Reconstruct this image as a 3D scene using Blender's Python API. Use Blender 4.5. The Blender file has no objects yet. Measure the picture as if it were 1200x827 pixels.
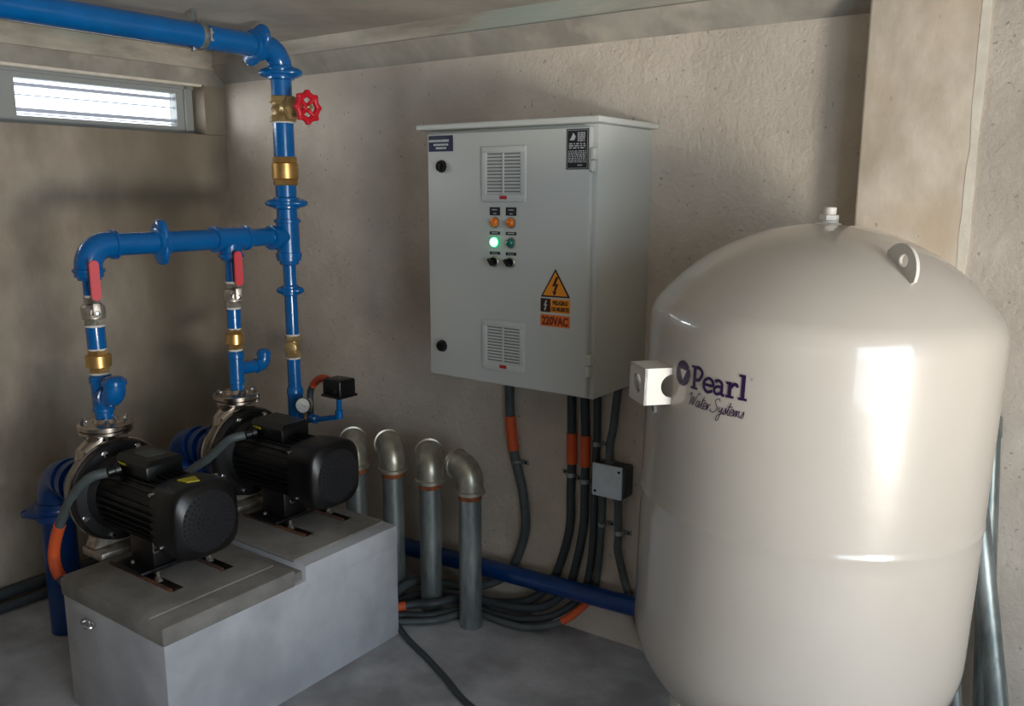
import bpy, bmesh, math, random
from mathutils import Vector, Matrix
random.seed(7)
C = bpy.context.scene.collection
PI = math.pi
V = Vector

# ------------------------------------------------------------------ camera
F_PX, PITCH, ROLL, YAW, EYE = 1005.7, .18659, .0030367, -.62198, 1.5
cam = bpy.data.objects.new('camera', bpy.data.cameras.new('camera')); C.objects.link(cam)
fw = V((math.sin(YAW)*math.cos(PITCH), math.cos(YAW)*math.cos(PITCH), -math.sin(PITCH)))
rt = V((math.cos(YAW), -math.sin(YAW), 0)); up = rt.cross(fw)
rt2 = rt*math.cos(ROLL) + up*math.sin(ROLL); up2 = up*math.cos(ROLL) - rt*math.sin(ROLL)
M = Matrix((rt2, up2, -fw)).transposed().to_4x4(); M.translation = (0, 0, EYE)
cam.matrix_world = M
cam.data.sensor_width = 36; cam.data.lens = F_PX*36/1200
cam.data.clip_start = .02
bpy.context.scene.camera = cam

# ------------------------------------------------------------------ light
S = bpy.context.scene
S.view_settings.view_transform = 'Standard'; S.view_settings.look = 'None'
S.view_settings.gamma = 1; S.view_settings.exposure = 0.13
S.view_settings.use_curve_mapping = False
S.cycles.max_bounces = 8; S.cycles.diffuse_bounces = 5; S.cycles.sample_clamp_indirect = 4
W = bpy.data.worlds.new('sky'); S.world = W; W.use_nodes = True
W.node_tree.nodes['Background'].inputs[0].default_value = (.80, .90, 1, 1)
W.node_tree.nodes['Background'].inputs[1].default_value = 3.0

def area(name, loc, target, sx, sy, power, col):
    d = bpy.data.lights.new(name, 'AREA'); d.shape = 'RECTANGLE'; d.size = sx; d.size_y = sy
    d.energy = power; d.color = col
    o = bpy.data.objects.new(name, d); C.objects.link(o); o.location = loc
    o.rotation_euler = (V(target)-V(loc)).to_track_quat('-Z', 'Y').to_euler()
    return o
# daylight through the doorway in the right wall: sky from above, bright ground from below
area('doorway_sky_light', (1.9, .1, 1.15), (-1.5, 1.3, .4), 2.2, 1.7, 37, (.64, .80, 1))
area('sunlit_ground_light', (3.1, -.15, .08), (-1.0, 2.0, 1.25), .9, .95, 165, (1, .92, .80))
area('window_daylight', (-3.75, 1.10, 1.86), (-3.0, 2.35, 1.80), .9, .3, 17, (.86, .93, 1))
area('added_fill_light', (.3, -1.5, 1.2), (-1.6, 1.8, 1.0), 1.6, 1.0, 2.2, (1, .93, .86))  # soft fill lamp added behind the camera

# ------------------------------------------------------------------ materials
def lin(r, g, b):
    f = lambda c: ((c/255+.055)/1.055)**2.4 if c > 10 else c/255/12.92
    return (f(r), f(g), f(b), 1)
MATS = {}
def mat(name, col, rough=.5, metal=0, col2=None, scale=8, bump=0, bscale=60, emit=None, es=0, coat=0, detail=4, ramp=(.35, .65), rvar=0, col3=None, scale3=1.5, ramp3=(.45, .7), stretch=None, pits=None):
    m = bpy.data.materials.new(name); m.use_nodes = True; nt = m.node_tree
    b = nt.nodes['Principled BSDF']; L = nt.links.new
    b.inputs['Base Color'].default_value = col; b.inputs['Roughness'].default_value = rough
    b.inputs['Metallic'].default_value = metal
    if coat: b.inputs['Coat Weight'].default_value = coat; b.inputs['Coat Roughness'].default_value = .04
    if emit: b.inputs['Emission Color'].default_value = emit; b.inputs['Emission Strength'].default_value = es
    tc = nt.nodes.new('ShaderNodeTexCoord'); vec = tc.outputs['Object']
    if stretch:
        mp = nt.nodes.new('ShaderNodeMapping'); mp.inputs['Scale'].default_value = stretch
        L(vec, mp.inputs['Vector']); vec = mp.outputs[0]
    def noise(sc, det=detail, ro=.6):
        n = nt.nodes.new('ShaderNodeTexNoise'); n.inputs['Scale'].default_value = sc
        n.inputs['Detail'].default_value = det; n.inputs['Roughness'].default_value = ro
        L(vec, n.inputs['Vector']); return n.outputs['Fac']
    def mixer(fac, c1, c2, lo, hi):
        mr = nt.nodes.new('ShaderNodeMapRange'); mr.inputs[1].default_value = lo; mr.inputs[2].default_value = hi
        L(fac, mr.inputs[0]); mx = nt.nodes.new('ShaderNodeMix'); mx.data_type = 'RGBA'; L(mr.outputs[0], mx.inputs[0])
        if isinstance(c1, tuple): mx.inputs[6].default_value = c1
        else: L(c1, mx.inputs[6])
        mx.inputs[7].default_value = c2
        return mx.outputs[2]
    cur = col
    if col2: cur = mixer(noise(scale), col, col2, *ramp)
    if col3: cur = mixer(noise(scale3, 3, .5), cur, col3, *ramp3)
    if pits: cur = mixer(noise(pits[0], 1, .4), cur, pits[1], pits[2], pits[2]+.04)
    if not isinstance(cur, tuple): L(cur, b.inputs['Base Color'])
    if bump:
        bp = nt.nodes.new('ShaderNodeBump'); bp.inputs['Strength'].default_value = 1; bp.inputs['Distance'].default_value = bump
        L(noise(bscale, 6, .65), bp.inputs['Height']); L(bp.outputs[0], b.inputs['Normal'])
    if rvar:
        mr = nt.nodes.new('ShaderNodeMapRange'); mr.inputs[3].default_value = rough-rvar; mr.inputs[4].default_value = rough+rvar
        L(noise(12), mr.inputs[0]); L(mr.outputs[0], b.inputs['Roughness'])
    MATS[name] = m; return m
mat('plaster', lin(218, 206, 191), .9, col2=lin(198, 186, 171), scale=3.5, bump=.006, bscale=42, col3=lin(182, 171, 157), scale3=1.3, ramp3=(.5, .75), pits=(70, lin(168, 159, 147), .73))
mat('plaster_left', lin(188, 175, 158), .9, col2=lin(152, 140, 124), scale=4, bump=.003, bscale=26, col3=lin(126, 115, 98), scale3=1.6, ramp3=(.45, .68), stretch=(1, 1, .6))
mat('beam_concrete', lin(204, 196, 182), .85, col2=lin(160, 153, 141), scale=4, bump=.003, bscale=25, col3=lin(162, 170, 160), scale3=2.2, ramp3=(.5, .65), stretch=(.6, 1, 3))
mat('column_concrete', lin(228, 214, 195), .85, col2=lin(196, 181, 160), scale=7, bump=.002, bscale=40, col3=lin(208, 186, 158), scale3=5, ramp3=(.5, .72), pits=(60, lin(186, 172, 154), .75), stretch=(1, 1, .6))
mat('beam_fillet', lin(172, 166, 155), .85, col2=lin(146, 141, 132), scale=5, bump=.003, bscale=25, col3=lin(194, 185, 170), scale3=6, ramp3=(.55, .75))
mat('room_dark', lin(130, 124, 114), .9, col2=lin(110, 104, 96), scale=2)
mat('ceiling_concrete', lin(184, 178, 168), .9, col2=lin(158, 152, 143), scale=3, bump=.003, bscale=18)
mat('floor_concrete', lin(186, 187, 190), .85, col2=lin(150, 150, 152), scale=4, bump=.006, bscale=10, col3=lin(124, 122, 120), scale3=2, ramp3=(.45, .7))
mat('mortar', lin(240, 231, 214), .9, col2=lin(226, 216, 198), scale=20, bump=.002)
mat('plinth_concrete', lin(192, 193, 196), .85, col2=lin(176, 177, 180), scale=6, bump=.002, bscale=30, col3=lin(160, 160, 163), scale3=3, ramp3=(.5, .75))
mat('plinth_cap', lin(142, 138, 132), .88, col2=lin(116, 112, 106), scale=7, bump=.003, bscale=30)
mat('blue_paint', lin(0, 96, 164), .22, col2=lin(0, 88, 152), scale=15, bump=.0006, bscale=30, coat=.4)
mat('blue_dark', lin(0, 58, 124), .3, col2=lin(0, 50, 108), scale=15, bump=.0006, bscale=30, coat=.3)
mat('brass', lin(224, 182, 116), .34, .85, col2=lin(198, 152, 88), scale=20)
mat('bronze', lin(206, 180, 128), .42, .75, col2=lin(170, 142, 96), scale=18, bump=.0006, bscale=120)
mat('nickel', lin(206, 198, 184), .42, .8, col2=lin(150, 142, 130), scale=40)
mat('steel', lin(196, 186, 174), .2, 1, rvar=.06)
mat('chrome', lin(215, 215, 215), .18, 1)
mat('galvanized', lin(176, 182, 180), .4, .7, col2=lin(120, 130, 128), scale=22, rvar=.1, stretch=(1, 1, .25), bump=.0008, bscale=50)
mat('galvanized_elbow', lin(196, 192, 176), .36, .75, col2=lin(168, 164, 148), scale=30, rvar=.08)
mat('rust', lin(190, 104, 56), .8, col2=lin(110, 66, 38), scale=30)
mat('rusty_iron', lin(74, 52, 38), .85, col2=lin(118, 66, 34), scale=14, ramp=(.5, .7), bump=.003)
mat('black_paint', lin(11, 11, 12), .42, rvar=.06)
mat('black_plastic', lin(12, 12, 13), .36)
mat('grille_black', lin(36, 36, 39), .3)
mat('hole_black', lin(6, 6, 6), .8)
mat('grey_conduit', lin(84, 92, 92), .5, col2=lin(72, 79, 80), scale=20)
mat('conduit_dusty', lin(92, 92, 96), .6, col2=lin(72, 74, 78), scale=20)
mat('conduit_black', lin(56, 63, 66), .5)
mat('orange', lin(222, 92, 42), .55)
mat('red_handle', lin(200, 16, 38), .5)
mat('white_tape', lin(214, 210, 200), .7)
mat('cabinet_paint', lin(196, 198, 192), .42, bump=.0002, bscale=400)
mat('vent_plastic', lin(198, 200, 196), .5)
mat('vent_dark', lin(128, 129, 126), .8)
mat('sticker_blue', lin(26, 32, 62), .5)
mat('sticker_black', lin(22, 23, 28), .5)
mat('sticker_text', lin(196, 198, 200), .5)
mat('sticker_orange', lin(238, 150, 36), .5)
mat('sticker_deep', lin(226, 118, 44), .5)
mat('sticker_brown', lin(56, 22, 14), .5)
mat('sticker_maroon', lin(120, 38, 18), .5)
mat('red_tag', lin(178, 40, 44), .5)
mat('lamp_orange', lin(240, 120, 20), .2, coat=.5)
mat('lamp_teal', lin(20, 110, 100), .2, coat=.5)
mat('lamp_on', lin(120, 255, 190), .3, emit=(.30, 1, .58, 1), es=2.6)
mat('lamp_ring_on', lin(0, 170, 90), .3, emit=(0, .6, .25, 1), es=.5)
mat('tank_paint', lin(190, 182, 172), .34, col2=lin(184, 176, 165), scale=2.5, bump=.0012, bscale=6, coat=1)
mat('tank_trim', lin(204, 199, 189), .4)
mat('logo_ink', lin(44, 22, 66), .4)
mat('box_lid', lin(220, 232, 240), .55, col2=lin(208, 220, 228), scale=30)
mat('window_frame', lin(160, 163, 160), .45)
mat('window_bar', lin(205, 212, 230), .45)
mat('gauge_face', lin(214, 214, 206), .4)
mat('yellow_sticker', lin(190, 180, 30), .5)
mat('outside_ground', lin(200, 190, 175), .9, col2=lin(180, 170, 156), scale=3)
g = bpy.data.materials.new('window_glass'); g.use_nodes = True
nt = g.node_tree; tr_ = nt.nodes.new('ShaderNodeBsdfTransparent'); gl_ = nt.nodes.new('ShaderNodeBsdfGlossy'); gl_.inputs['Roughness'].default_value = .05; mx_ = nt.nodes.new('ShaderNodeMixShader'); mx_.inputs[0].default_value = .06
nt.links.new(tr_.outputs[0], mx_.inputs[1]); nt.links.new(gl_.outputs[0], mx_.inputs[2]); nt.links.new(mx_.outputs[0], nt.nodes['Material Output'].inputs[0])
MATS['window_glass'] = g

# ------------------------------------------------------------------ builders
def wloc(o):
    p = V((0, 0, 0))
    while o is not None: p += o.location; o = o.parent
    return p
def frame(axis):
    a = V(axis).normalized(); h = V((0, 0, 1)) if abs(a.z) < .9 else V((1, 0, 0))
    x = h.cross(a).normalized(); return x, a.cross(x), a
class MB:
    def __init__(s): s.bm = bmesh.new(); s.mats = []
    def mi(s, m):
        if m not in s.mats: s.mats.append(m)
        return s.mats.index(m)
    def _new(s, fn, m):
        n = len(s.bm.faces); fn(); s.bm.faces.ensure_lookup_table(); k = s.mi(m)
        for f in s.bm.faces[n:]: f.material_index = k
    def quad(s, pts, m):
        def fn(): s.bm.faces.new([s.bm.verts.new(V(p)) for p in pts])
        s._new(fn, m); return s
    def box(s, lo, hi, m, bev=0, rot=None, seg=2):
        lo = V(lo); hi = V(hi); c = (lo+hi)/2; d = hi-lo
        b = bmesh.new(); bmesh.ops.create_cube(b, size=1)
        for v in b.verts: v.co = V((v.co.x*d.x, v.co.y*d.y, v.co.z*d.z))
        if bev: bmesh.ops.bevel(b, geom=list(b.edges), offset=min(bev, .45*min(d)), segments=seg, affect='EDGES', profile=.5)
        mt = Matrix.Translation(c) @ (rot.to_4x4() if rot else Matrix.Identity(4))
        bmesh.ops.transform(b, matrix=mt, verts=b.verts)
        s.merge(b, m); return s
    def merge(s, b, m):
        k = s.mi(m); mp = {v: s.bm.verts.new(v.co) for v in b.verts}
        for f in b.faces:
            try: nf = s.bm.faces.new([mp[v] for v in f.verts]); nf.material_index = k
            except ValueError: pass
        b.free()
    def lathe(s, o, axis, prof, m, n=24, a0=0, hexa=False):
        """prof: list of (distance along axis, radius)"""
        x, y, a = frame(axis); o = V(o); rings = []
        def fn():
            for t, r in prof:
                if r < 1e-6: rings.append([s.bm.verts.new(o+a*t)]); continue
                rings.append([s.bm.verts.new(o+a*t+(x*math.cos(a0+2*PI*i/n)+y*math.sin(a0+2*PI*i/n))*r) for i in range(n)])
            for A, B in zip(rings, rings[1:]):
                for i in range(n):
                    j = (i+1) % n
                    q = [A[i % len(A)], A[j % len(A)], B[j % len(B)], B[i % len(B)]]
                    u = []
                    for v in q:
                        if v not in u: u.append(v)
                    if len(u) > 2: s.bm.faces.new(u)
            for R_, t in ((rings[0], 0), (rings[-1], 1)):
                if len(R_) > 2: s.bm.faces.new(R_[::-1] if t == 0 else R_)
        s._new(fn, m); return s
    def cyl(s, a, b, r, m, n=20, r2=None):
        a = V(a); b = V(b); return s.lathe(a, b-a, [(0, r), ((b-a).length, r if r2 is None else r2)], m, n)
    def tube(s, pts, rad, m, n=16, cap=True):
        pts = [V(p) for p in pts]; N = len(pts)
        if not isinstance(rad, (list, tuple)): rad = [rad]*N
        tan = [(pts[min(i+1, N-1)]-pts[max(i-1, 0)]).normalized() for i in range(N)]
        x, y, _ = frame(tan[0]); rings = []
        def fn():
            nonlocal x
            for i in range(N):
                x = (x - tan[i]*x.dot(tan[i])).normalized(); y = tan[i].cross(x)
                rings.append([s.bm.verts.new(pts[i]+(x*math.cos(2*PI*k/n)+y*math.sin(2*PI*k/n))*rad[i]) for k in range(n)])
            for A, B in zip(rings, rings[1:]):
                for k in range(n): s.bm.faces.new([A[k], A[(k+1) % n], B[(k+1) % n], B[k]])
            if cap: s.bm.faces.new(rings[0][::-1]); s.bm.faces.new(rings[-1])
        s._new(fn, m); return s
    def prism(s, pts, ex, m):
        """polygon pts (3D) extruded by ex"""
        ex = V(ex)
        def fn():
            A = [s.bm.verts.new(V(p)) for p in pts]; B = [s.bm.verts.new(V(p)+ex) for p in pts]; n = len(A)
            s.bm.faces.new(A[::-1]); s.bm.faces.new(B)
            for i in range(n): s.bm.faces.new([A[i], A[(i+1) % n], B[(i+1) % n], B[i]])
        s._new(fn, m); return s
    def ellipsoid(s, o, ex, ey, ez, m, n=24, k=12):
        def fn():
            rg = []
            for j in range(k+1):
                q = PI*j/k; c, d = math.cos(q), math.sin(q)
                rg.append([s.bm.verts.new(o+ex*(math.copysign(abs(c)**.8, c)))] if j in (0, k) else [s.bm.verts.new(o+ex*(math.copysign(abs(c)**.8, c))+(ey*math.cos(2*PI*i/n)+ez*math.sin(2*PI*i/n))*d**.8) for i in range(n)])
            for A, B in zip(rg, rg[1:]):
                for i in range(n):
                    u = []
                    for v in (A[i % len(A)], A[(i+1) % n % len(A)], B[(i+1) % n % len(B)], B[i % len(B)]):
                        if v not in u: u.append(v)
                    if len(u) > 2: s.bm.faces.new(u)
        s._new(fn, m); return s
    def hexn(s, o, axis, t0, t1, r, m):
        return s.lathe(o, axis, [(t0, r*.94), (t0+.12*(t1-t0), r), (t1-.12*(t1-t0), r), (t1, r*.94)], m, 6)
    def build(s, name, parent=None, ang=35):
        bmesh.ops.recalc_face_normals(s.bm, faces=s.bm.faces)
        me = bpy.data.meshes.new(name); o = wloc(parent)
        bmesh.ops.translate(s.bm, vec=-o, verts=s.bm.verts)
        s.bm.to_mesh(me); s.bm.free()
        for m in s.mats: me.materials.append(MATS[m])
        me.polygons.foreach_set('use_smooth', [True]*len(me.polygons))
        try: me.set_sharp_from_angle(angle=math.radians(ang))
        except Exception: pass
        ob = bpy.data.objects.new(name, me); C.objects.link(ob)
        if parent: ob.parent = parent
        return ob
def tag(o, label=None, cat=None, group=None, kind=None):
    if label: o['label'] = label
    if cat: o['category'] = cat
    if group: o['group'] = group
    if kind: o['kind'] = kind
    return o
def thing(name, loc, label, cat, group=None, rot=None):
    o = bpy.data.objects.new(name, None); C.objects.link(o); o.location = loc; o.empty_display_size = .05
    if rot: o.rotation_euler = rot
    return tag(o, label, cat, group)
def struct(o): o['kind'] = 'structure'; return o
def smooth(pts, k=6):
    pts = [V(p) for p in pts]; out = []
    P = [pts[0]*2-pts[1]] + pts + [pts[-1]*2-pts[-2]]
    for i in range(1, len(P)-2):
        for j in range(k):
            t = j/k; a, b, c, d = P[i-1], P[i], P[i+1], P[i+2]
            out.append(.5*((2*b)+(c-a)*t+(2*a-5*b+4*c-d)*t*t+(3*b-a-3*c+d)*t**3))
    out.append(pts[-1]); return out
def arc(c, u, v, r, a0, a1, n=8):
    c, u, v = V(c), V(u), V(v); return [c+u*(r*math.cos(a0+(a1-a0)*i/n))+v*(r*math.sin(a0+(a1-a0)*i/n)) for i in range(n+1)]

# ------------------------------------------------------------------ setting
XL, YB, ZC = -3.24, 2.39, 2.07       # left wall, back wall, ceiling
XR, YF = 1.3, -1.8
b = MB()                                                            # floor, gently uneven
N = 60
gx = [XL-.1+(XR-XL+.2)*i/N for i in range(N+1)]; gy = [YF-.1+(YB-YF+.2)*i/N for i in range(N+1)]
from mathutils import noise as mn
vs = [[b.bm.verts.new((x, y, -.004+.004*mn.noise(V((x*3, y*3, 0))))) for y in gy] for x in gx]
for i in range(N):
    for j in range(N): b.bm.faces.new([vs[i][j], vs[i+1][j], vs[i+1][j+1], vs[i][j+1]])
b.mi('floor_concrete'); struct(b.build('floor'))
struct(MB().box((XL-.3, YF-.3, ZC), (XR+.3, YB+.3, ZC+.15), 'ceiling_concrete').build('ceiling'))
b = MB()
b.box((XL, YB, -.02), (XR+.2, YB+.2, ZC), 'plaster'); struct(b.build('wall_back'))
WY0, WY1, WZ0, WZ1 = .45, 2.29, 1.732, 1.931
b = MB()
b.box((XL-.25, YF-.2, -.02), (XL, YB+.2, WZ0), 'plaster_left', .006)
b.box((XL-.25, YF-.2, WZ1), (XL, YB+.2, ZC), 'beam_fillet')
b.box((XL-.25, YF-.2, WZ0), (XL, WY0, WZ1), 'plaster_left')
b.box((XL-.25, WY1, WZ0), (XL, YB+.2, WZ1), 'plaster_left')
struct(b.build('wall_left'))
# right wall with its doorway, closed front wall behind the camera
b = MB(); DY0, DY1, DZ = -.65, 1.15, 2.0
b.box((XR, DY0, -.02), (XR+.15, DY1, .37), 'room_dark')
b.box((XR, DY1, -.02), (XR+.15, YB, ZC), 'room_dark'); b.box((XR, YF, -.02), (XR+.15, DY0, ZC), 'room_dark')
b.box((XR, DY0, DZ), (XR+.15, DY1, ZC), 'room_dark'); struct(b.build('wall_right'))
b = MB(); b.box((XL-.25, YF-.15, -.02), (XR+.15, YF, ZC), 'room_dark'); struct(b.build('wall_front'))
b = MB(); b.box((XR+.0, -6, -.75), (XR+8, 6, -.60), 'outside_ground'); struct(b.build('ground_outside'))
# beams: sloping fillet over the back wall, form-marked face above it
b = MB()
b.prism([(XL, YB+.01, 1.945), (XL, YB-.001, 1.945), (XL, 2.325, 2.012), (XL, YB+.01, 2.012)], (XR-XL, 0, 0), 'beam_fillet')
b.box((XL, 2.331, 2.010), (XR, YB+.01, ZC+.01), 'beam_concrete')
struct(b.build('trim_1'))
b = MB()
b.box((XL, YF, 1.995), (XL+.012, YB, ZC), 'beam_concrete', .003); struct(b.build('trim_2'))
b = MB()
CX0, CX1, CY = -.579, -.322, 2.29
b.box((CX0, CY, -.01), (CX1, YB+.02, ZC+.02), 'column_concrete', .008, seg=3); struct(b.build('column'))
b = MB(); b.box((CX1, CY+.004, -.01), (XR, YB+.02, ZC+.01), 'plaster'); struct(b.build('wall_panel'))
b = MB()
pts = []
for i in range(41):
    z = ZC*i/40; pts.append((z, .006+.0025*mn.noise(V((0, 0, z*9)))))
for i in range(40):
    z0, w0 = pts[i]; z1, w1 = pts[i+1]
    b.prism([(CX1-w0*2.0, CY-.0012, z0), (CX1+w0*1.2, CY-.0012, z0), (CX1+w1*1.2, CY-.0012, z1), (CX1-w1*2.0, CY-.0012, z1)], (0, .01, 0), 'mortar')
struct(b.build('trim_3'))
# high window in the left wall
wx = -3.335
win = bpy.data.objects.new('window_1', None); C.objects.link(win); win.location = (wx, WY1, WZ0); win['kind'] = 'structure'
b = MB(); f0, f1 = wx-.03, wx+.01
b.box((f0, WY0, 1.897), (f1, WY1, WZ1), 'window_frame'); b.box((f0, WY0, WZ0), (f1, WY1, 1.764), 'window_frame')
for ya, yb_ in ((2.212, WY1), (1.44, 1.562), (WY0, WY0+.05)): b.box((f0, ya, 1.764), (f1, yb_, 1.897), 'window_frame')
b.box((f1-.001, 2.246, WZ0+.003), (f1+.012, 2.258, WZ1-.003), 'window_frame', .002); b.box((f1-.001, WY0, WZ1-.014), (f1+.012, WY1, WZ1-.001), 'window_frame', .002); b.box((f1-.001, WY0, WZ0+.001), (f1+.012, WY1, WZ0+.012), 'window_frame', .002)
b.build('window_frame', win)
MB().box((XL-.03, WY0, WZ1-.007), (XL+.004, WY1-.012, WZ1+.003), 'mortar', .001).build('lit_soffit_strip', win)  # added strip, its pale colour stands in for daylight on the reveal soffit
for (z0, z1) in ((1.870, 1.882), (1.838, 1.841), (1.780, 1.793), (1.771, 1.7735)):
    for (ya, yb_) in ((1.565, 2.215), (.5, 1.44)):
        MB().box((f0+.004, ya, z0), (f0+.024, yb_, z1), 'window_bar', .001).build('slat', win)
for (ya, yb_) in ((1.565, 2.215), (.5, 1.44)):
    MB().box((f0+.0, ya, 1.764), (f0+.003, yb_, 1.897), 'window_glass').build('pane', win)

# ------------------------------------------------------------------ plinth
PX0, PX1, PY0, PY1, PT = -2.42, -1.905, 1.125, 2.0, .395
pl = thing('concrete_plinth', ((PX0+PX1)/2, (PY0+PY1)/2, 0), 'grey concrete plinth on the floor carrying both black pumps', 'plinth')
b = MB(); b.box((PX0+.004, PY0+.004, -.01), (PX1-.004, PY1, .345), 'plinth_concrete', .006)
b.box((PX0+.004, 1.60, .32), (PX1-.002, PY1, .392), 'plinth_concrete', .006)
b.box((PX0+.01, 1.54, .3), (PX1-.02, 1.62, .372), 'plinth_cap', .004)
b.build('plinth_body', pl)
b = MB(); b.box((PX0, PY0, .342), (PX1, 1.56, PT), 'plinth_cap', .007)
b.box((PX0+.0, PY0+.01, PT-.004), (PX1-.075, 1.54, PT+.004), 'plinth_cap', .003); b.build('mortar_cap', pl)
b = MB(); b.box((PX0, 1.60, .386), (PX1-.055, PY1-.01, PT+.004), 'plinth_cap', .004); b.build('mortar_cap', pl)
b = MB(); o = V((-2.246, PY0-.001, .306))
b.cyl(o+V((-.035, 0, 0)), o+V((-.035, -.016, 0)), .009, 'chrome', 12)
b.box(o+V((-.035, -.012, -.009)), o+V((.0, -.008, .009)), 'chrome', .002)
b.tube(arc(o+V((.006, -.014, 0)), (1, 0, 0), (0, 1, 0), .013, PI*.9, -PI*.45, 8), .0045, 'chrome', 8)
tag(b.build('pipe_clamp'), 'small chrome saddle clamp screwed to the front of the concrete plinth', 'clamp')

# ------------------------------------------------------------------ pumps
def make_pump():
    X, Y, Z = -2.5, 1.345, .597
    p = thing('centrifugal_pump', (-2.25, Y, PT), 'x', 'pump')
    # motor
    b = MB(); b.lathe((-2.415, Y, Z), (1, 0, 0), [(0, .105), (.03, .098), (.28, .098), (.29, .09)], 'black_paint', 32)
    for s in range(34):
        a = 2*PI*s/34
        d = V((0, math.cos(a), math.sin(a))); t = V((0, -math.sin(a), math.cos(a)))*.0015
        P0 = V((-2.385, Y, Z))+d*.094; P1 = V((-2.105, Y, Z))+d*.094
        k = .018 if abs(math.sin(a)) < .75 else .012
        b.prism([P0-t, P1-t, P1-t+d*k, P0-t+d*k], t*2, 'black_paint')
    b.build('motor_body', p)
    # fan cover: rounded square that swells to a perforated round-cornered face
    b = MB()
    def rsq(h, ex, x, n=40):
        out = []
        for i in range(n):
            a = 2*PI*i/n; c, s_ = math.cos(a), math.sin(a)
            r = h/((abs(c)**ex+abs(s_)**ex)**(1/ex)); out.append(b.bm.verts.new((x, Y+c*r*.98, Z+s_*r)))
        return out
    secs = [(-2.128, .096, 3.6), (-2.125, .104, 3.6), (-2.07, .109, 3.6), (-2.022, .109, 3.6), (-2.010, .106, 3.5), (-2.004, .101, 3.4), (-1.995, .088, 2.0)]
    R_ = [rsq(h, e, x) for x, h, e in secs]
    for A, B_ in zip(R_, R_[1:]):
        for i in range(40): b.bm.faces.new([A[i], A[(i+1) % 40], B_[(i+1) % 40], B_[i]])
    b.bm.faces.new(R_[0][::-1]); b.mi('black_plastic')
    b.lathe((-1.996, Y, Z), (1, 0, 0), [(0, .0885), (.003, .075), (.006, .05), (.007, .02), (.0071, 0)], 'grille_black', 40)
    fc = b.build('fan_cover', p)
    b = MB()
    for ring in range(1, 7):
        n = ring*6
        for i in range(n):
            a = 2*PI*i/n+ring*.3; r = ring*.0134
            xx = -1.9888-(r/.084)**2*.0058
            b.lathe((xx, Y+r*math.cos(a), Z+r*math.sin(a)), (1, 0, 0), [(-.002, .0044), (.0008, .0044)], 'hole_black', 6)
    gr = tag(b.build('fan_grille', fc), kind='stuff')
    for sy, sz in ((-1, -1), (-1, 1), (1, 1), (1, -1)):
        MB().lathe((-2.105, Y+sy*.096, Z+sz*.082), (0, sy, 0), [(0, .0055), (.012, .0055), (.014, .003)], 'chrome', 10).build('screw', fc)
    # terminal box
    b = MB()
    x0, x1 = -2.345, -2.195
    b.box((x0, Y-.058, Z+.085), (x1, Y+.058, Z+.130), 'black_plastic', .006)
    b.prism([(x0-.004, Y-.062, Z+.130), (x0-.004, Y+.062, Z+.130), (x0-.004, Y+.047, Z+.146), (x0-.004, Y-.047, Z+.146)], (x1-x0+.008, 0, 0), 'black_plastic')
    tb = b.build('terminal_box', p)
    b = MB(); b.lathe((-2.325, Y-.062, Z+.105), (-.35, -1, -.2), [(0, .02), (.014, .02), (.016, .016), (.034, .016), (.036, .012)], 'black_plastic', 12); b.build('cable_gland', tb)
    b = MB(); b.box((-2.343, Y-.0600, Z+.114), (-2.293, Y-.055, Z+.128), 'black_plastic')
    for i in range(5): b.box((-2.339+i*.009, Y-.0606, Z+.117), (-2.335+i*.009, Y-.058, Z+.125), 'yellow_sticker')
    b.build('type_plate', tb)
    # adapter disc with bolts and steel casing behind it
    b = MB(); b.lathe((-2.448, Y, Z), (1, 0, 0), [(0, .150), (.004, .154), (.02, .154), (.026, .148), (.03, .12), (.045, .105)], 'black_paint', 48)
    ad = b.build('mounting_disc', p)
    for i in range(8):
        a = 2*PI*(i+.5)/8
        MB().lathe((-2.424, Y+.136*math.cos(a), Z+.136*math.sin(a)), (1, 0, 0), [(0, .012), (.003, .012), (.0031, .009), (.011, .009), (.014, .006)], 'chrome', 6).build('bolt', ad)
    b = MB()
    b.lathe((-2.56, Y, Z), (1, 0, 0), [(0, .05), (.004, .085), (.02, .105), (.03, .128), (.05, .140), (.085, .146), (.098, .157), (.108, .160), (.113, .157)], 'steel', 48)
    sp = []; rr = []
    for i in range(25):
        t = i/24; a = math.radians(-60-t*(200)); r = .098+.012*t
        sp.append((X, Y+r*math.cos(a), Z+r*math.sin(a))); rr.append(.014+.016*t)
    e = sp[-1]
    sp += [(X, Y-.098, Z+.075), (X, Y-.070, Z+.115), (X, Y-.025, Z+.145), (X, Y, Z+.175)]; rr += [.031, .032, .034, .034]
    b.tube(sp, rr, 'steel', 16); b.build('volute', p)
    b = MB(); b.lathe((X, Y, Z+.10), (0, 0, 1), [(0, .036), (.05, .034), (.085, .036)], 'steel', 24); b.build('discharge_neck', p)
    b = MB(); b.lathe((X, Y, Z+.172), (0, 0, 1), [(0, .072), (.003, .078), (.011, .078), (.013, .070), (.016, .070), (.018, .080), (.028, .080), (.031, .074), (.033, .04), (.045, .034)], 'steel', 40)
    fl = b.build('discharge_flange', p)
    for i in range(4):
        a = PI/4+PI/2*i+.35
        q = MB(); q.lathe((X+.06*math.cos(a), Y+.06*math.sin(a), Z+.158), (0, 0, 1), [(0, .0085), (.012, .0085), (.0121, .005), (.045, .005), (.0451, .011), (.056, .011), (.0561, .006), (.064, .005)], 'chrome', 6); q.build('bolt', fl)
    b = MB(); b.lathe((-2.56, Y, Z-.02), (-1, 0, 0), [(0, .06), (.004, .092), (.012, .092), (.014, .078), (.02, .078), (.022, .095), (.034, .095), (.038, .088)], 'steel', 40); b.build('suction_flange', p)
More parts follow.
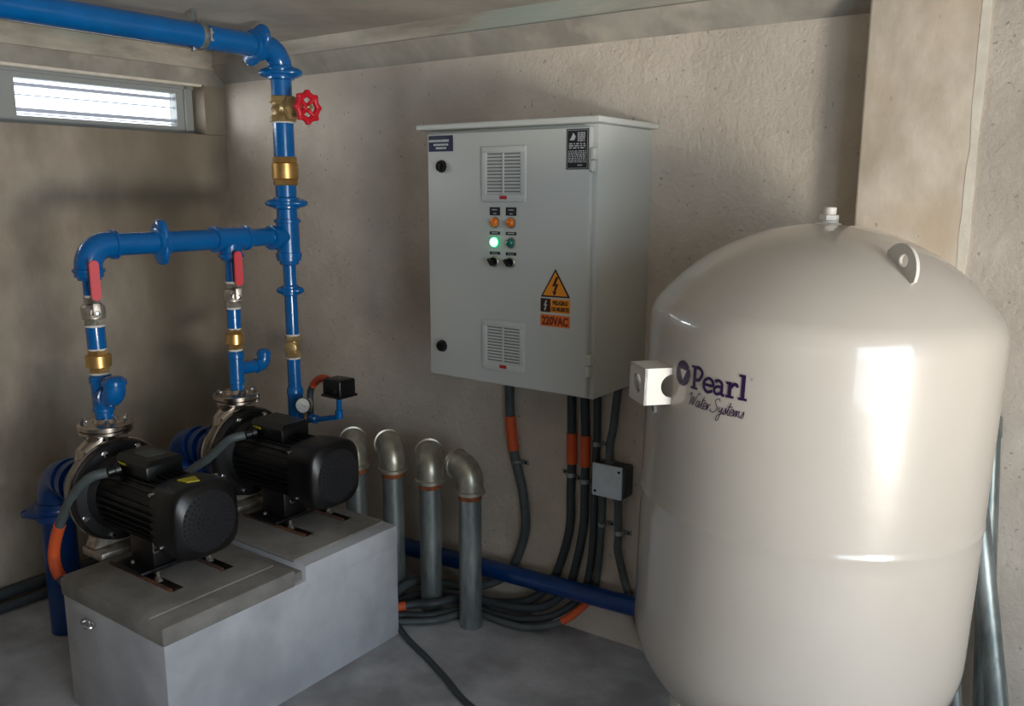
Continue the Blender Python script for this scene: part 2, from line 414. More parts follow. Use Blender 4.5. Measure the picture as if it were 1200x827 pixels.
    # feet
    b = MB(); b.prism([(-2.53, Y-.08, Z-.18), (-2.53, Y+.08, Z-.18), (-2.53, Y+.04, Z-.09), (-2.53, Y-.04, Z-.09)], (.055, 0, 0), 'nickel')
    b.box((-2.545, Y-.085, PT-.008), (-2.43, Y+.085, PT+.018), 'nickel', .004); b.build('pump_foot', p)
    b = MB(); b.box((-2.33, Y-.05, PT+.02), (-2.21, Y+.05, Z-.085), 'black_paint', .01)
    b.box((-2.34, Y-.095, PT+.012), (-2.20, Y+.11, PT+.024), 'black_paint', .004); b.build('motor_foot', p)
    for yy, xa, xb in ((Y-.068, -2.38, -2.065), (Y+.10, -2.33, -2.065)):
        b = MB(); b.box((xa, yy-.022, PT-.004), (xb, yy+.02, PT+.004), 'rusty_iron', .001)
        b.box((xa, yy-.022, PT-.004), (xb, yy-.017, PT+.014), 'rusty_iron', .001)
        rl = b.build('base_rail', p)
        for xx in (-2.29, -2.16):
            q = MB(); q.lathe((xx, yy, PT+.004), (0, 0, 1), [(0, .014), (.003, .014), (.0031, .010), (.012, .010), (.0121, .005), (.028, .005)], 'nickel', 6); q.build('bolt', rl)
    return p
pump = make_pump()
pump['label'] = 'black motor pump with yellow sticker, nearer the camera on the plinth'
pump['group'] = 'black centrifugal pumps on the plinth'
def copy_tree(o, parent=None):
    c = o.copy(); C.objects.link(c); c.parent = parent
    for ch in [q for q in bpy.data.objects if q.parent == o]: copy_tree(ch, c)
    return c
pump2 = copy_tree(pump); pump2.location = pump.location + V((0, .48, 0))
pump2['label'] = 'black motor pump farther back on the plinth, beside the galvanized pipes'
b = MB(); b.prism([(-2.085, 1.312, .7085), (-2.045, 1.315, .7085), (-2.03, 1.345, .7085), (-2.075, 1.36, .7085)], (0, 0, -.006), 'yellow_sticker')
b.build('warning_sticker', pump)
b = MB(); b.box((-2.30, 1.312, .7428), (-2.23, 1.375, .7446), 'grey_conduit'); b.build('motor_label', pump)

# power cables into the pumps
def conduit(name, pts, r, m, label, group=None, n=12, k=6, orange=None, om='orange'):
    P = smooth(pts, k); o = V(pts[0]); o.z = min(p.z for p in P)
    t = thing(name, pts[-1], label, 'conduit', group)
    MB().tube(P, r, m, n).build('tube', t)
    if orange:
        i0, i1 = orange; MB().tube(smooth(pts, k)[i0:i1+1], r*1.18, om, n).build('orange_sleeve', t)
    return t
cb = thing('power_cable', (-2.55, 1.19, .0), 'grey flexible conduit with orange sleeve looping from the nearer pump over the plinth edge', 'cable')
P = smooth([(-2.340, 1.252, .695), (-2.37, 1.215, .682), (-2.43, 1.195, .625), (-2.50, 1.19, .54), (-2.56, 1.19, .45), (-2.58, 1.19, .38), (-2.56, 1.195, .33), (-2.50, 1.205, .29), (-2.455, 1.21, .25), (-2.45, 1.21, .1), (-2.45, 1.21, .0)], 6)
MB().tube(P, .0145, 'grey_conduit', 14).build('tube', cb)
MB().tube(P[20:37], .0175, 'orange', 14).build('orange_sleeve', cb)
cb2 = thing('power_cable', (-2.60, 1.60, .0), 'grey flexible conduit sloping from the farther pump down behind the nearer one', 'cable')
P = smooth([(-2.340, 1.732, .695), (-2.37, 1.69, .682), (-2.45, 1.66, .61), (-2.54, 1.61, .53), (-2.58, 1.60, .40), (-2.58, 1.60, .2), (-2.58, 1.60, .0)], 6)
MB().tube(P, .0145, 'grey_conduit', 14).build('tube', cb2)

# ------------------------------------------------------------------ blue discharge piping
RX, RY = -2.5, 2.085
man = thing('discharge_piping', (RX, RY, 0), 'glossy blue steel pipework rising from both pumps to the pipe under the ceiling', 'pipework')
BL = 'blue_paint'
def pipe(a, b_, r, m=BL, parent=man, name='pipe_section'):
    return MB().cyl(a, b_, r, m, 28).build(name, parent)
def coupling(o, axis, r, ear, m=BL, parent=man, w=.045, bolt=True):
    o = V(o); x, y, a = frame(axis); ear = V(ear); ear = (ear-a*ear.dot(a)).normalized(); side = a.cross(ear)
    b = MB(); h = w/2
    b.lathe(o-a*h, a, [(0, r*1.02), (.004, r*1.22), (.012, r*1.26), (w*.38, r*1.22), (w*.42, r*1.32), (w*.58, r*1.32), (w*.62, r*1.22), (w-.012, r*1.26), (w-.004, r*1.22), (w, r*1.02)], m, 28)
    b.ellipsoid(o, ear*(r*1.98), side*(r*1.22), a*(h*.88), m)
    cp = b.build('grooved_coupling', parent)
    if bolt:
        for s in (1, -1):
            c = o+ear*s*(r*1.62)
            q = MB(); q.lathe(c-side*r*.6, side, [(0, r*.2), (r*.14, r*.26), (r*.28, r*.26), (r*.281, r*.14), (r*1.0, r*.14), (r*1.01, r*.26), (r*1.2, r*.26)], m if bolt != 'chrome' else 'chrome', 10); q.build('bolt', cp)
    return cp
def collar(b, o, axis, r, w=.014, m=BL):
    a = V(axis).normalized(); b.lathe(V(o)-a*w/2, a, [(0, r), (.002, r*1.15), (w-.002, r*1.15), (w, r)], m, 28)
def tape(o, r, m='white_tape', axis=(0, 0, 1), w=.006): return MB().lathe(V(o), axis, [(0, r*1.0), (.001, r*1.06), (w, r*1.06), (w+.001, r)], m, 24).build('thread_tape', man)
R3, R2, R1 = .036, .0275, .0235
ear = (rt.x, rt.y, 0)
# riser
pipe((RX, RY, 1.395), (RX, RY, 1.52), R3+.001); pipe((RX, RY, 1.61), (RX, RY, 1.742), R3+.001); pipe((RX, RY, 1.822), (RX, RY, 1.925), R3)
pipe((RX, RY, .14), (RX, RY, .76), .0285, 'blue_paint'); pipe((RX, RY, .755), (RX, RY, .892), R1+.001); pipe((RX, RY, .965), (RX, RY, 1.27), R1)
b = MB(); b.lathe((RX, RY, .745), (0, 0, 1), [(0, .0285), (.002, .031), (.02, .031), (.03, .025)], BL, 24); b.build('reducer', man)
b = MB(); b.cyl((RX, RY, 1.255), (RX, RY, 1.40), .0415, BL, 28); b.lathe((RX, RY, 1.335), (0, -1, 0), [(0, .036), (.075, .037)], BL, 28)
collar(b, (RX, RY, 1.39), (0, 0, 1), .0415); collar(b, (RX, RY, 1.268), (0, 0, 1), .0405, .02); collar(b, (RX, RY-.072, 1.333), (0, 1, 0), .038, .02)
b.lathe((RX, RY, 1.262), (0, 0, -1), [(0, .044), (.014, .044), (.016, .036), (.028, .034), (.032, .026)], BL, 28); b.build('tee', man)
coupling((RX, RY, 1.454), (0, 0, 1), .0385, ear); coupling((RX, RY, 1.138), (0, 0, 1), .0255, ear, w=.04); coupling((RX, RY, 1.905), (0, 0, 1), .0385, ear, w=.05)
# top elbow and overhead run
ZT = 1.985; rb = .068
b = MB(); pts = [(RX, RY, 1.90), (RX, RY, ZT-rb)] + arc((RX, RY-rb, ZT-rb), (0, 1, 0), (0, 0, 1), rb, 0, PI/2, 10)[1:] + [(RX, RY-rb-.02, ZT)]
b.tube(pts, .0405, BL, 28); b.build('elbow', man)
coupling((RX, RY-.100, ZT), (0, 1, 0), .040, (1, 0, .8), w=.05, bolt='chrome')
OH = pipe((RX, RY-.09, ZT), (RX, .2, ZT-.004), .0395)
b = MB(); b.lathe((RX, 1.735, ZT), (0, 1, 0), [(0, .0395), (.004, .044), (.04, .044), (.044, .0395)], 'rusty_iron', 28)
b = MB(); b.lathe((RX, 1.755, ZT), (0, 1, 0), [(0, .040), (.001, .0415), (.022, .0415), (.023, .040)], 'galvanized', 28)
hg = tag(b.build('pipe_hanger'), 'steel strap hanger with chrome bolts holding blue pipe under ceiling', 'hanger')
b = MB(); b.lathe((RX+.046, 1.775, ZT-.02), (0, 0, 1), [(0, .008), (.008, .008), (.009, .004), (.022, .004), (.023, .009), (.031, .009), (.032, .005), (.04, .005)], 'chrome', 8); b.build('bolt', hg)
b = MB(); b.tube([(RX+.02, 1.765, ZT-.043), (RX+.028, 1.745, ZT-.047), (RX+.03, 1.72, ZT-.048)], .003, 'chrome', 8)
b.lathe((RX+.03, 1.718, ZT-.054), (0, 0, 1), [(0, .009), (.009, .009), (.010, .005), (.013, .004)], 'chrome', 8); b.build('bolt', hg)
b = MB(); b.box((RX-.030, 1.757, ZT+.024), (RX-.026, 1.777, ZC), 'galvanized'); b.build('hanger_strap', hg)
# manifold
ZM = 1.337; C1, C2 = 1.335, 1.835
pipe((RX, C1+.07, ZM), (RX, 1.575, ZM), .0345); pipe((RX, 1.575, ZM), (RX, C2-.06, ZM), .0345); pipe((RX, C2+.06, ZM), (RX, RY-.06, ZM), .0320)
rb = .062; b = MB()
b.tube([(RX, C1, 1.262)] + arc((RX, C1+rb, ZM-rb), (0, -1, 0), (0, 0, 1), rb, 0, PI/2, 10) + [(RX, C1+.08, ZM)], .0395, BL, 28)
collar(b, (RX, C1+.082, ZM), (0, 1, 0), .0385); collar(b, (RX, C1, 1.265), (0, 0, 1), .040, .012)
b.lathe((RX, C1, 1.262), (0, 0, -1), [(0, .041), (.016, .041), (.018, .034), (.026, .032), (.028, .024)], BL, 28); b.build('elbow', man)
coupling((RX, 1.575, ZM), (0, 1, 0), .0365, (0, 0, 1), w=.045)
b = MB(); b.cyl((RX, C2-.065, ZM), (RX, C2+.065, ZM), .0395, BL, 28); b.cyl((RX, C2, ZM), (RX, C2, 1.275), .038, BL, 28)
collar(b, (RX, C2-.062, ZM), (0, 1, 0), .0385); collar(b, (RX, C2+.062, ZM), (0, 1, 0), .0375); collar(b, (RX, C2, 1.28), (0, 0, 1), .037, .016)
b.lathe((RX, C2, 1.275), (0, 0, -1), [(0, .036), (.01, .034), (.014, .026)], BL, 28); b.build('tee', man)
# branch columns; each leans a touch
def column(y0, y1, x1, scale, side, knob):
    def at(z): t = (1.265-z)/(1.265-.79); return V((RX+(x1-RX)*t, y0+(y1-y0)*t, z))
    ax = (at(1.3)-at(.8)).normalized()
    k = scale
    def seg(za, zb, r, m=BL, nm='pipe_section'): return MB().cyl(at(za), at(zb), r, m, 24).build(nm, man)
    seg(1.187, 1.262, .0215)
    # ball valve
    b = MB(); o = at(1.103); v = MB()
    v.hexn(o, ax, .0, .018, .031*k, 'nickel'); v.lathe(o, ax, [(.016, .028*k), (.020, .033*k), (.04, .034*k), (.054, .033*k), (.062, .026*k)], 'nickel', 24)
    v.hexn(o, ax, .064, .088, .026*k, 'nickel')
    v.lathe(o+ax*.04, (1, -.35, 0), [(0, .015), (.042, .015), (.043, .009), (.066, .009)], 'nickel', 12)
    bv = v.build('ball_valve', man)
    hd = V((1, -.35, 0)).normalized(); hs = V((-hd.y, hd.x, 0))
    c = o+ax*.04+hd*.066
    q = MB(); pts = [c+V((0, 0, -.012)), c+V((0, 0, .02)), c+hd*.012+V((0, 0, .04)), c+hd*.014+V((0, 0, .155))]
    q.box(c+V((-.002, -.010, -.012)), c+V((.002, .010, .03)), 'nickel', .001, rot=Matrix((hd, hs, V((0, 0, 1)))).transposed())
    cc = c+hd*.008+V((0, 0, .098))
    uz = V((0, 0, 1)); rr_ = .0135
    for ww, dd_ in ((1, .006), (.86, .0085)):
        ol = [cc-hd*dd_+hs*rr_*ww*math.cos(t_)+uz*((.045 if math.sin(t_) >= 0 else -.045)+rr_*ww*math.sin(t_)) for t_ in [2*PI*(i+.5)/16 for i in range(16)]]
        q.prism(ol, hd*dd_*2, 'red_handle')
    q.build('lever', bv)
    q = MB(); q.lathe(c-hd*.004, hd, [(0, .009), (.008, .009), (.009, .006)], 'chrome', 6); q.build('nut', bv)
    tape(at(1.185), .0225); tape(at(1.096), .027*k)
    seg(1.03, 1.098, .027*k)
    tape(at(1.024), .026*k)
    # brass check valve
    v = MB(); o = at(.957); v.hexn(o, ax, .0, .016, .031*k, 'brass'); v.lathe(o, ax, [(.014, .028*k), (.018, .0365*k), (.052, .0365*k), (.056, .029*k)], 'brass', 28); v.hexn(o, ax, .054, .07, .031*k, 'brass'); v.build('check_valve', man)
    tape(at(.950), .027*k)
    seg(.80, .95, .0265*k)
    v = MB(); v.lathe(at(.835), ax, [(0, .029*k), (.002, .032*k), (.012, .032*k), (.014, .030*k), (.088, .030*k), (.090, .033*k), (.106, .034*k), (.112, .030*k)], BL, 24)
    s = V(side).normalized(); o = at(.885) + (V((0, 0, .0)))
    L_ = knob[0]; r = knob[1]; rb = r*1.15; up_ = V((0, 0, 1))
    e = o+s*L_
    v.tube([o, e] + arc(e+up_*rb, -up_, s, rb, 0, PI/2, 8)[1:] + [e+up_*(rb+.014)+s*rb], r, BL, 20)
    top = e+up_*(rb+.014)+s*rb
    v.lathe(top, up_, [(-.008, r*1.02), (-.006, r*1.14), (.006, r*1.14), (.009, r*1.0), (.016, r*.8), (.019, r*.45), (.0195, 0)], BL, 20)
    collar(v, e-s*.006, s, r, .012)
    v.build('side_outlet_tee', man)
    tape(at(.806), .029*k)
    seg(.775, .806, .025*k, 'steel', 'threaded_nipple')
column(C1, 1.345, RX, 1.0, (1, -.05, -.0), (.045, .031))
column(C2, 1.825, -2.495, .86, (0.12, 1, 0), (.085, .0225))
# gate valve with red handwheel
v = MB(); o = V((RX, RY, 1.738))
v.hexn(o, (0, 0, 1), 0, .022, .048, 'bronze'); v.lathe(o, (0, 0, 1), [(.02, .036), (.03, .034), (.044, .040), (.058, .034), (.066, .036)], 'bronze', 24); v.hexn(o, (0, 0, 1), .066, .088, .048, 'bronze')
v.lathe(o+V((0, 0, .044)), (1, 0, 0), [(0, .032), (.05, .032), (.052, .038)], 'bronze', 20); v.hexn(o+V((0, 0, .044)), (1, 0, 0), .05, .072, .043, 'bronze')
v.lathe(o+V((0, 0, .044)), (1, 0, 0), [(.072, .034), (.086, .024), (.1, .018), (.104, .02), (.116, .02), (.118, .009), (.150, .008)], 'bronze', 16)
gv = v.build('gate_valve', man)
wc = V((-2.368, RY, 1.782)); w = MB(); pts = []; n = 64
for i in range(n+1):
    a = 2*PI*i/n; r = .043+.0022*math.cos(8*a); pts.append(wc+V((0, math.cos(a)*r, math.sin(a)*r)))
w.tube(pts, .0105, 'red_handle', 10, cap=False)
for i in range(8):
    a = 2*PI*i/8; d = V((0, math.cos(a), math.sin(a)))
    w.lathe(wc+d*.050+V((-.009, 0, 0)), (1, 0, 0), [(0, .006), (.002, .009), (.016, .009), (.018, .006)], 'red_handle', 10)
for i in range(4):
    a = PI/4+2*PI*i/4; d = V((0, math.cos(a), math.sin(a))); w.tube([wc+V((-.006, 0, 0)), wc+d*.02+V((-.006, 0, 0)), wc+d*.04], .0075, 'red_handle', 8)
w.lathe(wc+V((-.012, 0, 0)), (1, 0, 0), [(0, .014), (.012, .014), (.014, .010)], 'red_handle', 14); w.build('handwheel', gv)
MB().lathe(wc, (1, 0, 0), [(0, .009), (.010, .009), (.011, .005), (.016, .005)], 'chrome', 6).build('nut', gv)
tape((RX, RY, 1.733), .0375)
v = MB(); o = V((RX, RY, 1.517)); v.hexn(o, (0, 0, 1), 0, .022, .045, 'brass'); v.lathe(o, (0, 0, 1), [(.02, .04), (.024, .047), (.076, .047), (.08, .04)], 'brass', 32); v.hexn(o, (0, 0, 1), .078, .10, .045, 'brass'); v.build('check_valve', man)
v = MB(); o = V((RX, RY, .888)); v.hexn(o, (0, 0, 1), 0, .018, .029, 'bronze'); v.lathe(o, (0, 0, 1), [(.016, .023), (.04, .026), (.064, .023)], 'bronze', 20); v.hexn(o, (0, 0, 1), .062, .08, .029, 'bronze')
v.lathe(o+V((0, 0, .04)), (.55, -.83, 0), [(0, .02), (.026, .02), (.027, .023), (.036, .023), (.039, .017)], 'bronze', 20); v.build('swing_valve', man)
tape((RX, RY, .881), .0245); tape((RX, RY, .968), .0245)
# gauge and pressure switch on a thin branch
v = MB(); sx = V((rt.x, rt.y, 0)).normalized()
p0 = V((RX, RY, .668)); q0 = V((-2.405, 2.085, .665)); q1 = V((-2.272, 2.085, .692)); q2 = V((-2.262, 2.085, .705)); q3 = V((-2.262, 2.085, .765))
v.tube([p0, q0, q0+V((.03, 0, .002)), q1, V((-2.264, 2.085, .700)), q3], .010, BL, 14)
v.lathe(q0-V((.012, 0, 0)), (1, 0, 0), [(0, .012), (.002, .017), (.03, .017), (.034, .012)], BL, 14); v.lathe(q1+V((.008, 0, -.006)), (0, 0, 1), [(0, .010), (.002, .0145), (.03, .0145), (.034, .011)], BL, 14)
v.build('instrument_branch', man)
gc = V((-2.412, 2.05, .722)); gd = V((.45, -.87, .12)).normalized()
v = MB(); v.lathe(gc-gd*.016, gd, [(0, .026), (.003, .030), (.020, .030), (.024, .0315), (.027, .030), (.027, .0265), (.023, .026)], 'chrome', 32)
v.tube([gc-gd*.005+V((0, 0, -.02)), gc-gd*.008+V((0, 0, -.055))], .006, 'brass', 10)
pgz = v.build('pressure_gauge', man)
gx_, gy_, _ = frame(gd)
v = MB(); v.lathe(gc+gd*.0065, gd, [(0, .0262), (.001, .0262)], 'gauge_face', 32)
ndl = lambda a: (gx_*math.cos(a)+gy_*math.sin(a))
c0 = gc+gd*.0082
v.prism([c0-ndl(2.6)*.012+ndl(4.17)*.0009, c0+ndl(2.6)*.018, c0-ndl(2.6)*.012-ndl(4.17)*.0009], gd*.0006, 'hole_black')
for i in range(11):
    a = -2.2+4.4*i/10+PI/2; v.prism([c0+ndl(a)*.018+ndl(a+PI/2)*.0005, c0+ndl(a)*.022+ndl(a+PI/2)*.0005, c0+ndl(a)*.022-ndl(a+PI/2)*.0005, c0+ndl(a)*.018-ndl(a+PI/2)*.0005], gd*.0003, 'hole_black')
v.build('dial', pgz)
v = MB(); v.box((-2.305, 2.045, .775), (-2.215, 2.125, .838), 'black_plastic', .008, seg=3); v.box((-2.309, 2.041, .772), (-2.211, 2.129, .782), 'black_plastic', .003)
ps = v.build('pressure_switch', man)
MB().cyl((-2.262, 2.085, .742), (-2.262, 2.085, .776), .0085, 'white_tape', 12).build('nipple', ps)
MB().lathe((-2.245, 2.075, .836), (0, 0, 1), [(0, .005), (.006, .005), (.008, .003)], 'chrome', 8).build('screw', ps)
MB().lathe((-2.24, 2.045, .80), (0, -1, 0), [(0, .011), (.006, .011), (.0061, .007)], 'hole_black', 12).build('entry_plug', ps)
sc = thing('switch_conduit', (-2.44, 2.12, .70), 'short orange and black flexible conduit curving from the pressure switch to the blue riser', 'conduit')
P = smooth([(-2.305, 2.085, .812), (-2.345, 2.10, .822), (-2.40, 2.115, .810), (-2.445, 2.122, .775), (-2.462, 2.125, .74), (-2.465, 2.125, .66)], 6)
MB().tube(P, .0125, 'conduit_black', 12).build('tube', sc); MB().tube(P[4:18], .0145, 'orange', 12).build('orange_sleeve', sc)

# suction pipes
def suction(dy, label):
    Y = 1.345+dy; Z = .57
    t = thing('suction_pipe', (-2.86, Y, 0), label, 'pipe', 'blue suction pipes behind the pumps')
    b = MB(); r = .056; rb = .095
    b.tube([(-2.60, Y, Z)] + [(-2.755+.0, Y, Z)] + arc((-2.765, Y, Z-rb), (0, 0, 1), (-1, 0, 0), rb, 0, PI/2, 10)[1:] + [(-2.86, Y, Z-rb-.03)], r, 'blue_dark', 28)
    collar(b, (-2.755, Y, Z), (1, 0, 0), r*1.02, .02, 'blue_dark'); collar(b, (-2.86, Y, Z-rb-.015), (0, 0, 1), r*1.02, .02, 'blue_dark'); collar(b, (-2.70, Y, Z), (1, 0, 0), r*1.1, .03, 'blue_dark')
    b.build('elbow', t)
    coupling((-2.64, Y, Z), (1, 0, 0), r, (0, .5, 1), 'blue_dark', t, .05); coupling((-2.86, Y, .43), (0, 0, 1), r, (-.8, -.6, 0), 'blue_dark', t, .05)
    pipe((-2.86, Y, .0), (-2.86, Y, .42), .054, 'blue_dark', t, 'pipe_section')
suction(0, 'dark blue suction pipe with elbow, left of the nearer pump')
suction(.48, 'dark blue suction elbow behind the two pumps, feeding the farther one')

# ------------------------------------------------------------------ galvanized stubs
def stub(x, y, zt, d, label):
    t = thing('galvanized_stub', (x, y, 0), label, 'pipe', 'galvanized pipe stubs along the wall')
    d = V((d[0], d[1], 0)).normalized(); r = .0395
    zc = zt-.105
    MB().cyl((x, y, -.005), (x, y, zc-.03), r, 'galvanized', 28).build('pipe_section', t)
    MB().lathe((x, y, zc-.055), (0, 0, 1), [(0, r), (.002, r*1.03), (.026, r*1.04), (.028, r)], 'rust', 28).build('sealant_ring', t)
    b = MB(); rb = .055; u = V((0, 0, 1)); c = V((x, y, zc))+d*rb; re = .0475
    b.tube([(x, y, zc-.03)] + arc(c, -d, u, rb, 0, PI/2, 12) + [c+u*rb+d*.012], re, 'galvanized_elbow', 28)
    b.lathe((x, y, zc-.036), (0, 0, 1), [(0, re), (.002, re*1.12), (.013, re*1.12), (.016, re)], 'galvanized_elbow', 28)
    b.lathe(c+u*rb+d*.004, d, [(0, re), (.002, re*1.12), (.013, re*1.12), (.014, re*.9), (.004, re*.8), (.001, 0)], 'galvanized_elbow', 28)
    b.build('elbow', t)
stub(-2.31, 2.2, .605, (-.8, .6), 'galvanized stub pipe and elbow mostly hidden behind the farther pump motor')
stub(-2.115, 2.2, .628, (-.85, .5), 'galvanized stub pipe standing right behind the plinth corner, elbow turned left')
stub(-1.935, 2.2, .622, (-.68, .74), 'third galvanized stub pipe from the left, elbow turned straight away')
stub(-1.745, 2.19, .625, (-1, .12), 'galvanized stub pipe nearest the white cabinet, elbow opening to the left')

# blue pipe along the wall foot
fp = thing('floor_pipe', (-1.8, 2.325, .13), 'dark blue pipe running low along the back wall behind the cable bundle', 'pipe')
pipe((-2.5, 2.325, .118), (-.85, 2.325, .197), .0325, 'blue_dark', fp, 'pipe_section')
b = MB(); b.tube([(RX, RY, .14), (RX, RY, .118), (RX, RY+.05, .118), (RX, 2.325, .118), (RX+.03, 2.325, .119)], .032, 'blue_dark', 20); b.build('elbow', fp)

# ------------------------------------------------------------------ control cabinet
cab = thing('control_cabinet', (-1.5, YB, .915), 'light grey steel control cabinet with vents and pilot lights, hung on the back wall', 'cabinet')
CP = 'cabinet_paint'
b = MB(); b.box((-1.8, 2.072, .915), (-1.2, YB, 1.68), CP, .003); b.build('cabinet_body', cab)
b = MB(); b.box((-1.825, 2.035, 1.681), (-1.178, YB, 1.697), CP, .003); b.build('roof', cab)
b = MB(); b.box((-1.792, 2.050, .922), (-1.212, 2.070, 1.670), CP, .004)
door = b.build('door', cab)
YD = 2.050
for zz in (1.583, 1.015):
    b = MB(); b.box((-1.213, 2.046, zz-.032), (-1.201, 2.068, zz-.001), CP, .003); b.box((-1.211, 2.046, zz+.001), (-1.198, 2.068, zz+.032), CP, .003); b.build('hinge', cab)
def vent(z0, z1):
    b = MB(); x0, x1 = -1.578, -1.421
    b.box((x0, YD-.006, z0), (x1, YD+.001, z0+.022), 'vent_plastic', .003); b.box((x0, YD-.006, z1-.020), (x1, YD+.001, z1), 'vent_plastic', .003)
    b.box((x0, YD-.006, z0+.0205), (x0+.018, YD+.001, z1-.0185), 'vent_plastic', .001); b.box((x1-.018, YD-.006, z0+.0205), (x1, YD+.001, z1-.0185), 'vent_plastic', .001)
    b.box((x0+.01, YD-.002, z0+.01), (x1-.01, YD+.001, z1-.01), 'vent_dark')
    n = 12; h = (z1-z0-.042)/n
    for i in range(n):
        zz = z0+.022+h*i; b.prism([(x0+.016, YD-.003, zz), (x0+.016, YD-.005, zz+h*.1), (x0+.016, YD-.005, zz+h*.35), (x0+.016, YD-.003, zz+h*.62)], (x1-x0-.032, 0, 0), 'vent_plastic')
    b.box(((x0+x1)/2-.002, YD-.007, z0+.02), ((x0+x1)/2+.002, YD, z1-.02), 'vent_plastic')
    b.box(((x0+x1)/2-.012, YD-.0068, z0+.008), ((x0+x1)/2+.014, YD-.0055, z0+.018), 'red_tag')
    b.build('vent_grille', door)
vent(1.468, 1.627); vent(.966, 1.118)
for x, z in ((-1.735, 1.573), (-1.741, 1.017)):
    b = MB(); b.lathe((x, YD+.001, z), (0, -1, 0), [(0, .019), (.003, .019), (.004, .017), (.012, .016), (.013, .013), (.010, .012), (.010, 0)], 'black_plastic', 24); b.box((x-.003, YD-.014, z-.010), (x+.003, YD-.006, z+.010), 'black_plastic'); b.build('door_lock', door)
def lamp(x, z, m, ring):
    b = MB(); b.lathe((x, YD+.001, z), (0, -1, 0), [(0, .017), (.004, .017), (.005, .0145)], ring, 24); b.lathe((x, YD-.003, z), (0, -1, 0), [(0, .0138), (.006, .013), (.011, .009), (.013, .004), (.0133, 0)], m, 24); b.build('indicator_lamp', door)
for i, x in enumerate((-1.533, -1.474)):
    lamp(x, 1.409, 'lamp_orange', 'nickel'); lamp(x, 1.351, ('lamp_on', 'lamp_teal')[i], ('lamp_ring_on', 'nickel')[i])
    b = MB(); b.lathe((x, YD+.001, 1.294), (0, -1, 0), [(0, .0165), (.005, .0165), (.007, .014), (.008, .0135)], 'nickel', 24); b.lathe((x, YD-.006, 1.294), (0, -1, 0), [(0, .013), (.006, .0125), (.0065, 0)], 'black_plastic', 24)
    b.box((x-.012, YD-.030, 1.294-.0045), (x+.012, YD-.008, 1.294+.0045), 'black_plastic', .003, rot=Matrix.Rotation(.9, 3, 'Y')); b.build('selector_switch', door)

# flat lettering, built from the text curves as geometry lying on the surface
def text_polys(s, size, sx=1.0, bold=0):
    cu = bpy.data.curves.new('t', 'FONT'); cu.body = s; cu.size = size; cu.align_x = 'CENTER'; cu.offset = bold
    cu.resolution_u = 3; ob = bpy.data.objects.new('t', cu); C.objects.link(ob)
    bpy.context.view_layer.update()
    me = bpy.data.meshes.new_from_object(ob.evaluated_get(bpy.context.evaluated_depsgraph_get()))
    vs_ = [(v.co.x*sx, v.co.y) for v in me.vertices]; fs = [list(p.vertices) for p in me.polygons]
    bpy.data.objects.remove(ob); bpy.data.curves.remove(cu); bpy.data.meshes.remove(me)
    return vs_, fs
def add_text(b, s, cx, cz, size, m, sx=1.0, bold=0, y=YD-.0012, fn=None):
    vs_, fs = text_polys(s, size, sx, bold)
    if not vs_: return
    k = b.mi(m); P_ = [b.bm.verts.new(fn(cx+u, cz+v) if fn else (cx+u, y, cz+v)) for u, v in vs_]
    for f in fs:
        try: q = b.bm.faces.new([P_[i] for i in f]); q.material_index = k
        except ValueError: pass
def plate(b, x0, x1, z0, z1, m, y=YD): b.box((x0, y-.0008, z0), (x1, y+.0005, z1), m)
def bars(b, x0, x1, z, h, m='sticker_text', y=YD-.0014, gap=.25, w=.004):
    x = x0
    while x < x1-1e-4:
        e = min(x1, x+w*random.uniform(.5, 1.8)); b.quad([(x, y, z), (e, y, z), (e, y, z+h), (x, y, z+h)], m); x = e+w*gap
b = MB(); plate(b, -1.786, -1.690, 1.617, 1.664, 'sticker_blue')
bars(b, -1.784, -1.706, 1.645, .007); bars(b, -1.766, -1.708, 1.634, .006); bars(b, -1.757, -1.716, 1.624, .006); bars(b, -1.78, -1.712, 1.656, .002, 'conduit_dusty')
b.build('name_sticker', door)
b = MB(); plate(b, -1.288, -1.217, 1.558, 1.666, 'sticker_black'); T = 'sticker_text'; y = YD-.0014
for (a0, a1, c0_, c1_) in ((-1.285, -1.220, 1.561, 1.562), (-1.285, -1.220, 1.662, 1.663)): b.quad([(a0, y, c0_), (a1, y, c0_), (a1, y, c1_), (a0, y, c1_)], T)
for a0 in (-1.285, -1.221): b.quad([(a0, y, 1.561), (a0+.001, y, 1.561), (a0+.001, y, 1.663), (a0, y, 1.663)], T)
b.prism([(-1.277, y, 1.636), (-1.262, y, 1.636), (-1.258, y, 1.646), (-1.266, y, 1.656), (-1.270, y, 1.647)], (0, -.0002, 0), T)
for i in range(6): bars(b, -1.252, -1.228, 1.633+i*.0042, .0026, w=.006)
for i in range(3): bars(b, -1.279, -1.226, 1.614+i*.0055, .003, w=.008, gap=.5)
for i in range(7): bars(b, -1.281, -1.224, 1.577+i*.0048, .0026, w=.005, gap=.5)
bars(b, -1.251, -1.236, 1.568, .003)
b.build('info_sticker', door)
for i, x in enumerate((-1.533, -1.474)):
    b = MB(); plate(b, x-.019, x+.019, 1.429, 1.453, 'sticker_black'); bars(b, x-.010, x+.010, 1.444, .003, w=.003); bars(b, x-.005, x+.006, 1.433, .003, w=.003)
    plate(b, x-.019, x+.019, 1.373, 1.382, 'sticker_black'); bars(b, x-.012, x+.012, 1.3765, .003, w=.003)
    plate(b, x-.019, x+.019, 1.314, 1.323, 'sticker_black'); add_text(b, 'M-0-A', x, 1.3155, .008, T); b.build('lamp_legend', door)
def poly(b, pts, m, y, fn=None):
    k = b.mi(m); f = b.bm.faces.new([b.bm.verts.new(fn(u, v) if fn else (u, y, v)) for u, v in pts]); f.material_index = k
